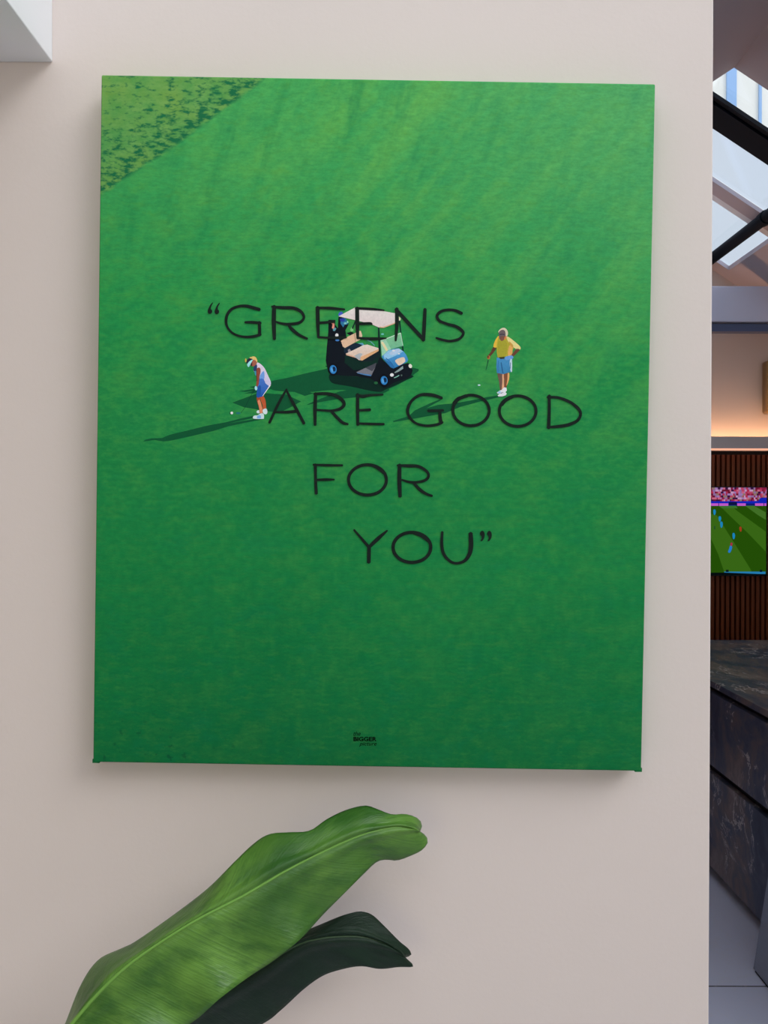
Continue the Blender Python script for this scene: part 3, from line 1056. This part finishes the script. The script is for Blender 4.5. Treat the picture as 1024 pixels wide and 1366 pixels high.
ink.poly([(304, 185), (350, 150), (398, 162), (414, 226), (402, 292), (366, 328), (336, 326), (310, 292), (302, 232)], (104, 90, 92), 3)
ink.poly([(322, 270), (400, 252), (408, 290), (364, 330), (334, 324)], (124, 84, 68), 3)
ink.poly([(398, 270), (430, 250), (420, 300), (390, 310)], (210, 122, 72), 3)
ink.stroke([(316, 228), (352, 222), (392, 226)], 16, (58, 54, 66))
o = ink.build('printed_person', M_INK, cp)
o['label'] = 'printed person in yellow shirt and blue shorts standing with hand on hip'

# --- the two golf balls
ink = Ink(crop(300, 465, 13.66), 0.00018, STEP, G)
ink.ell(112, 1152, 22, 20, (18, 74, 46))
ink.ell(132, 1143, 24, 25, (222, 238, 226))
o = ink.build('printed_ball', M_INK, cp)
o['label'] = 'printed white golf ball by the putting person'
ink = Ink(crop(640, 425, 12.42), 0.00018, STEP, G)
ink.ell(-25, 1068, 26, 14, (26, 96, 96))
ink.ell(-22, 1064, 23, 11, (196, 228, 232))
o = ink.build('printed_ball', M_INK, cp)
o['label'] = 'printed white golf ball left of the person in yellow'

# --- lettering
LC = (24, 34, 30)


def quote(ink, x, y, up=True, s=1.0):
    if up:
        pts = [(80, 38), (62, 56), (50, 82), (42, 102), (46, 120), (60, 125), (74, 117), (76, 99), (66, 88), (70, 66), (81, 46)]
    else:
        pts = [(905, 53), (893, 72), (904, 90), (906, 106), (897, 122), (912, 120), (925, 96), (926, 68), (916, 54)]
    ink.poly([(p[0] + x, p[1] + y) for p in pts], LC, 2)


def ring(cx, cy, rx, ry, n=16, ph=0.0):
    return [(cx + rx * math.cos(2 * math.pi * i / n + ph), cy + ry * math.sin(2 * math.pi * i / n + ph)) for i in range(n)]


ZL = 0.0042
Z0 = 0.0009
ink = Ink(crop(270, 395, 5.689), Z0, STEP * 0.4, G)
quote(ink, 0, 0)
quote(ink, 52, 2)
ink.stroke([(436, 92), (380, 76), (330, 65), (280, 67), (225, 88), (192, 128), (181, 178), (192, 226), (228, 268), (282, 292), (340, 299), (400, 293), (444, 278)], [24, 26, 24, 20, 22, 22, 22, 18, 18, 18, 20, 22, 20], LC)
ink.stroke([(432, 185), (435, 240), (434, 288)], [24, 24, 24], LC)
ink.stroke([(324, 188), (380, 188), (444, 194)], [16, 22, 20], LC)
ink.stroke([(545, 64), (542, 180), (547, 316)], [28, 32, 24], LC)
ink.stroke([(526, 69), (600, 76), (690, 80), (744, 104), (769, 140), (760, 171), (724, 193), (650, 202), (590, 194), (556, 182)], [16, 24, 26, 24, 20, 20, 22, 22, 18, 14], LC)
ink.stroke([(652, 206), (682, 242), (732, 282), (796, 312)], [18, 26, 24, 18], LC)
ink.map = lambda a, b, z: on_print(a, b, z)
ink.stroke([(423.4, 407.5), (423.8, 428), (424.6, 448)], [5.2, 5.0, 3.4], LC)
ink.stroke([(421.4, 408.5), (440, 409), (452, 410), (459.4, 410.6)], [3, 4, 3.2, 2.4], LC)
ink.stroke([(424, 428.6), (434, 428), (445.5, 426.6)], [3.6, 3.6, 4], LC)
ink.stroke([(423.6, 447.5), (440, 448.4), (455, 448.2), (462, 447.8)], [3, 3.2, 4, 2], LC)
ink.map = crop(430, 400, 7.877)
ink.stroke([(362, 66), (364, 230), (370, 388)], [42, 42, 26], LC)
ink.stroke([(344, 72), (450, 76), (550, 82), (645, 92)], [24, 28, 26, 16], LC)
ink.stroke([(362, 236), (440, 232), (500, 230), (518, 240)], [26, 30, 28, 16], LC)
ink.stroke([(360, 380), (450, 388), (560, 390), (668, 384)], [22, 28, 32, 14], LC)
ink.map = crop(430, 395, 5.12)
ink.stroke([(505, 72), (506, 180), (498, 292)], [24, 26, 14], LC)
ink.stroke([(498, 76), (590, 178), (688, 284)], [22, 26, 24], LC)
ink.stroke([(697, 75), (692, 180), (686, 290)], [22, 25, 26], LC)
ink.stroke([(948, 106), (905, 86), (850, 81), (802, 94), (779, 122), (795, 155), (850, 178), (908, 194), (948, 222), (957, 246), (930, 278), (872, 293), (820, 286), (772, 272)], [22, 20, 18, 20, 20, 20, 20, 22, 22, 18, 18, 18, 18, 14], LC)
o = ink.build('printed_word', M_INK, cp)
o['label'] = 'top line of lettering, opening quotation marks and the word GREENS'

ink = Ink(crop(350, 510, 5.689), Z0, STEP * 0.4, G)
ink.stroke([(186, 38), (128, 140), (55, 294)], [14, 20, 20], LC)
ink.stroke([(182, 45), (246, 166), (318, 300)], [16, 24, 22], LC)
ink.stroke([(90, 213), (185, 213), (266, 205)], [14, 22, 24], LC)
ink.stroke([(405, 68), (400, 190), (401, 312)], [24, 28, 20], LC)
ink.stroke([(394, 76), (470, 72), (550, 84), (604, 120), (619, 155), (590, 186), (530, 201), (470, 199), (412, 195)], [22, 24, 26, 28, 26, 24, 20, 18, 16], LC)
ink.stroke([(524, 206), (570, 256), (610, 292), (650, 303)], [22, 24, 24, 16], LC)
ink.stroke([(722, 74), (722, 190), (724, 310)], [24, 26, 22], LC)
ink.stroke([(712, 82), (760, 92), (810, 84), (914, 78)], [18, 26, 20, 14], LC)
ink.stroke([(730, 198), (818, 193)], [18, 22], LC)
ink.stroke([(720, 297), (820, 301), (922, 302)], [16, 20, 18], LC)
o = ink.build('printed_word', M_INK, cp)
o['label'] = 'second line of lettering, the word ARE beside the putting person'

ink = Ink(crop(530, 510, 3.938), Z0, STEP * 0.4, G)
ink.stroke([(232, 72), (182, 56), (122, 55), (76, 84), (53, 130), (61, 170), (96, 204), (150, 217), (205, 211), (236, 198)], [16, 18, 16, 15, 17, 15, 13, 14, 15, 14], LC)
ink.stroke([(222, 136), (222, 170), (228, 204)], [15, 18, 20], LC)
ink.stroke([(158, 138), (200, 138), (240, 136)], [14, 15, 12], LC)
ink.stroke(ring(384, 136, 95, 80), 16, LC, closed=True)
ink.stroke([(294, 102), (320, 74), (368, 62)], [20, 20, 8], LC)
ink.stroke(ring(628, 139, 96, 80), 16, LC, closed=True)
ink.stroke([(545, 108), (566, 80), (608, 65)], [15, 20, 8], LC)
ink.stroke([(793, 56), (793, 140), (790, 228)], [17, 17, 19], LC)
ink.stroke([(783, 66), (840, 68), (900, 90), (944, 124), (957, 155), (940, 188), (890, 211), (830, 220), (782, 223)], [14, 15, 16, 17, 15, 16, 18, 16, 12], LC)
o = ink.build('printed_word', M_INK, cp)
o['label'] = 'second line of lettering, the word GOOD below the person in yellow'

ink = Ink(crop(410, 605, 5.689), Z0, STEP * 0.4, G)
ink.stroke([(62, 68), (64, 180), (69, 292)], [24, 22, 24], LC)
ink.stroke([(46, 71), (160, 75), (268, 75)], [16, 20, 16], LC)
ink.stroke([(62, 186), (140, 184), (206, 183)], [16, 22, 12], LC)
ink.stroke(ring(456, 185, 143, 115), [24] * 16, LC, closed=True)
ink.stroke([(470, 68), (540, 96), (590, 140)], [12, 30, 24], LC)
ink.stroke([(699, 68), (697, 190), (703, 312)], [28, 32, 26], LC)
ink.stroke([(680, 74), (760, 78), (840, 82), (898, 114), (918, 150), (896, 184), (830, 202), (770, 200), (716, 184)], [14, 26, 24, 22, 22, 22, 20, 20, 14], LC)
ink.stroke([(804, 206), (850, 256), (900, 290), (946, 306)], [20, 26, 22, 18], LC)
o = ink.build('printed_word', M_INK, cp)
o['label'] = 'third line of lettering, the word FOR'

ink = Ink(crop(465, 695, 5.12), Z0, STEP * 0.4, G)
ink.stroke([(38, 48), (90, 108), (140, 166)], [14, 18, 22], LC)
ink.stroke([(264, 52), (205, 104), (138, 168)], [12, 26, 22], LC)
ink.stroke([(141, 158), (140, 215), (139, 272)], [26, 26, 26], LC)
ink.stroke(ring(432, 167, 128, 103), [23] * 16, LC, closed=True)
ink.stroke([(440, 70), (500, 88), (552, 132)], [14, 26, 18], LC)
ink.stroke([(638, 60), (635, 150), (650, 214), (690, 260), (735, 275), (790, 258), (824, 210), (834, 150), (831, 68)], [18, 22, 22, 20, 18, 22, 28, 32, 28], LC)
quote(ink, 0, 0, False)
quote(ink, 48, 0, False)
o = ink.build('printed_word', M_INK, cp)
o['label'] = 'bottom line of lettering, the word YOU and closing quotation marks'

# --- small maker's mark
def text_mesh(body, size, shear=0.0, bold=0.0):
    cu = bpy.data.curves.new('mark_text', 'FONT')
    cu.body = body
    cu.size = size
    cu.shear = shear
    cu.offset = bold
    cu.fill_mode = 'FRONT'
    cu.resolution_u = 4
    ob = bpy.data.objects.new('mark_text', cu)
    COL.objects.link(ob)
    bpy.context.view_layer.update()
    me = bpy.data.meshes.new_from_object(ob)
    bpy.data.objects.remove(ob)
    return me


bm = bmesh.new()
for body, x0, x1, y0, y1, shr, bold in (('the', 472.2, 481.8, 974.6, 980.8, 0.3, 0.006), ('BIGGER', 472.2, 503.0, 982.1, 988.0, 0.0, 0.034), ('picture', 480.0, 503.2, 988.9, 995.6, 0.3, 0.006)):
    me = text_mesh(body, 1.0, shr, bold)
    xs = [v.co.x for v in me.vertices]
    ys = [v.co.y for v in me.vertices]
    ax, bx, ay, by = min(xs), max(xs), min(ys), max(ys)
    base = len(bm.verts)
    vs = []
    for v in me.vertices:
        u = (v.co.x - ax) / (bx - ax)
        t = (v.co.y - ay) / (by - ay)
        vs.append(bm.verts.new(on_print(x0 + u * (x1 - x0), y1 - t * (y1 - y0), 0.0004)))
    for p in me.polygons:
        try:
            bm.faces.new([vs[i] for i in p.vertices])
        except ValueError:
            pass
    bpy.data.meshes.remove(me)
me = bpy.data.meshes.new('printed_mark')
bm.to_mesh(me)
bm.free()
o = link('printed_mark', me, mat('mark_ink', (5, 16, 11), 0.7, G, spec=0.05), cp)
o['label'] = 'small dark maker mark in three lines at the bottom of the canvas'

# ------------------------------------------------------------------ potted plant
def leaf_mat(name, pale, deep, rib_side, gloss, spec=0.45):
    m = mat(name, pale, gloss, spec=spec)
    k = N(m)
    uvn = k.n('ShaderNodeUVMap', uv_map='leaf')
    s = k.n('ShaderNodeSeparateXYZ')
    k.set(s.inputs[0], uvn.outputs[0])
    U, V = s.outputs[0], s.outputs[1]
    cmb = k.n('ShaderNodeCombineXYZ')
    # side veins sweep forward towards the tip
    k.set(cmb.inputs[0], k.math('SUBTRACT', U, k.math('MULTIPLY', k.math('ABSOLUTE', V), 0.10)))
    ve = k.noise(cmb.outputs[0], 150, 2, 0.5)
    cm2 = k.n('ShaderNodeCombineXYZ')
    k.set(cm2.inputs[0], k.math('MULTIPLY', k.math('SUBTRACT', U, k.math('MULTIPLY', k.math('ABSOLUTE', V), 0.10)), 13.0))
    k.set(cm2.inputs[1], k.math('MULTIPLY', V, 1.7))
    wide = k.noise(cm2.outputs[0], 1.0, 4, 0.62)
    blot = k.noise(k.coord(), 9, 3, 0.55)
    colr = k.mix(k.rng(blot, 0.35, 0.68), rgba(pale), rgba(deep))
    colr = k.mix(k.math('MULTIPLY', k.rng(wide, 0.48, 0.66), 0.8), colr, rgba(deep))
    colr = k.mix(k.math('MULTIPLY', k.rng(ve, 0.5, 0.62), 0.35), colr, rgba(deep))
    colr = k.mix(k.rng(k.math('ABSOLUTE', V), 0.05, 0.0, 0.0, 0.5), colr, rgba(rib_side))
    k.set(k.b.inputs['Base Color'], colr)
    k.bump(k.math('ADD', k.math('MULTIPLY', ve, 0.6), k.math('MULTIPLY', wide, 2.5)), 0.5, 0.002)
    tl = k.n('ShaderNodeBsdfTranslucent')
    k.set(tl.inputs[0], colr)
    ms = k.n('ShaderNodeMixShader')
    ms.inputs[0].default_value = 0.12
    k.t.links.new(k.b.outputs[0], ms.inputs[1])
    k.t.links.new(tl.outputs[0], ms.inputs[2])
    k.t.links.new(ms.outputs[0], k.out.inputs['Surface'])
    return m


M_LEAF = leaf_mat('fresh_leaf', (108, 156, 60), (50, 98, 30), (128, 170, 82), 0.42)
M_LEAF_DARK = leaf_mat('dark_leaf', (26, 50, 32), (18, 38, 24), (48, 78, 44), 0.48, 0.26)
M_RIB = mat('leaf_rib', (112, 160, 68), 0.45)
M_RIB_DARK = mat('dark_leaf_rib', (50, 74, 44), 0.45)
M_STEM = mat('leaf_stalk', (70, 112, 44), 0.5)

plant = empty('banana_plant', (-0.62, 0.72, 0))
tag(plant, 'broad leaved banana plant below the canvas, one bright leaf and one dark leaf', 'plant')


def resample(pts, n):
    P = [Vector(p) for p in pts]
    P = smooth_line(P, 8)
    d = [0.0]
    for a, b in zip(P, P[1:]):
        d.append(d[-1] + (b - a).length)
    out = []
    j = 0
    for i in range(n):
        t = d[-1] * i / (n - 1)
        while j < len(d) - 2 and d[j + 1] < t:
            j += 1
        f = (t - d[j]) / max(d[j + 1] - d[j], 1e-9)
        out.append(P[j].lerp(P[j + 1], f))
    return out


def make_leaf(ox, oy, s, rib, upper, lower, y_of, fold_up, fold_lo, wav, m, mrib, extra):
    """Blade between rib and two margins; y_of(t) is the rib's distance, the margins fold away from it."""
    NL, NW = 90, 14
    R, Uu, Ll = resample(rib, NL), resample(upper, NL), resample(lower, NL)
    bm = bmesh.new()
    uvl = bm.loops.layers.uv.new('leaf')
    grid, uvs = [], {}
    ribp = []
    for i in range(NL):
        t = i / (NL - 1)
        row = []
        for j in range(-NW, NW + 1):
            f = abs(j) / NW
            e = Uu[i] if j > 0 else Ll[i]
            q = R[i].lerp(e, f)
            y = y_of(t)
            fo = fold_up if j > 0 else fold_lo
            y += fo(t) * (f ** 1.6)
            y += wav * math.sin(t * 31 + (1.4 if j > 0 else 0)) * f * f * (1 if j > 0 else 0.8)
            y -= 0.006 * math.sin(min(f * 3.2, 1.0) * math.pi) * 0.8
            p = at(ox + q.x / s, oy + q.y / s, y)
            v = bm.verts.new(p - plant.location)
            uvs[v] = (t, j / NW)
            row.append(v)
        grid.append(row)
        ribp.append(row[NW].co.copy())
    for i in range(NL - 1):
        for j in range(2 * NW):
            fc = bm.faces.new((grid[i][j], grid[i + 1][j], grid[i + 1][j + 1], grid[i][j + 1]))
            for lp in fc.loops:
                lp[uvl].uv = uvs[lp.vert]
    me = bpy.data.meshes.new('leaf')
    bm.to_mesh(me)
    bm.free()
    for p in me.polygons:
        p.use_smooth = True
    lf = link('leaf', me, m, plant)
    so = lf.modifiers.new('solid', 'SOLIDIFY')
    so.thickness = 0.0009
    so.offset = 0
    bm = bmesh.new()
    pts = ribp[::3]
    nn_ = len(pts)
    add_tube(bm, [p + Vector((0, -0.0016, 0)) for p in pts], [0.0027 * (1 - 0.70 * i / (nn_ - 1)) for i in range(nn_)], 10)
    from_bm('midrib', bm, mrib, lf, True)
    return lf, ribp[0]


lf1, b1 = make_leaf(80, 1050, 1.969,
    [(12, 650), (40, 610), (110, 530), (200, 450), (345, 355), (480, 285), (600, 215), (720, 155), (800, 122), (870, 105), (910, 106), (944, 116)],
    [(-2, 655), (14, 622), (55, 520), (100, 455), (160, 425), (200, 405), (300, 335), (390, 265), (460, 195), (510, 148), (550, 124), (600, 119), (655, 115), (700, 85), (750, 61), (800, 49), (830, 57), (870, 72), (905, 71), (935, 80), (950, 97), (945, 116)],
    [(60, 690), (200, 690), (340, 622), (420, 555), (500, 495), (560, 455), (630, 400), (690, 335), (740, 285), (800, 225), (830, 197), (855, 190), (885, 192), (920, 180), (950, 165), (965, 145), (960, 128), (945, 117)],
    lambda t: 0.86 + 0.17 * t - 0.02 * math.sin(t * math.pi), lambda t: 0.055 * (1 - 0.5 * t), lambda t: -0.020 + 0.045 * t, 0.009, M_LEAF, M_RIB, None)
lf1['label'] = 'bright green leaf reaching up to the right'
lf2, b2 = make_leaf(80, 1050, 1.969,
    [(250, 650), (330, 590), (430, 530), (540, 465), (590, 430), (640, 406), (680, 397), (720, 392), (790, 392), (850, 409), (885, 430), (904, 446)],
    [(240, 640), (300, 580), (400, 520), (500, 460), (580, 410), (640, 380), (680, 363), (740, 338), (775, 328), (795, 327), (820, 336), (850, 364), (890, 404), (914, 424), (922, 440), (906, 447)],
    [(280, 680), (400, 680), (530, 622), (580, 585), (640, 530), (690, 495), (740, 478), (790, 470), (840, 477), (890, 472), (924, 472), (926, 466), (914, 455), (906, 447)],
    lambda t: 0.95 + 0.10 * t, lambda t: 0.03 * (1 - 0.6 * t), lambda t: 0.03 * (1 - t) + 0.005, 0.004, M_LEAF_DARK, M_RIB_DARK, None)
lf2['label'] = 'dark green leaf behind and below the bright one'

# stalks down to the pot
for b, m, off in ((b1, M_STEM, (-0.02, -0.01)), (b2, M_STEM, (0.03, 0.02))):
    bm = bmesh.new()
    base = Vector((off[0], off[1], 0.26))
    pts = []
    for i in range(15):
        t = i / 14
        p = base.lerp(b, t)
        ctrl = Vector((base.x * 0.7 + b.x * 0.3, base.y * 0.6 + b.y * 0.4, b.z * 0.85))
        p = base * (1 - t) ** 2 + ctrl * (2 * t * (1 - t)) + b * t * t
        pts.append(p)
    add_tube(bm, pts, [0.011 - 0.0068 * i / 14 for i in range(15)], 12)
    from_bm('stalk', bm, m, plant, True)
bm = bmesh.new()
add_lathe(bm, [(0.115, 0.0), (0.125, 0.01), (0.158, 0.30), (0.160, 0.31), (0.148, 0.31), (0.140, 0.27)], 0, 0)
pot = from_bm('pot', bm, mat('pale_grey_pot', (196, 192, 186), 0.6), plant, True)
bm = bmesh.new()
add_lathe(bm, [(0.139, 0.255), (0.139, 0.266), (0.05, 0.274)], 0, 0)
from_bm('soil', bm, mat('dark_soil', (48, 38, 30), 0.95), plant)
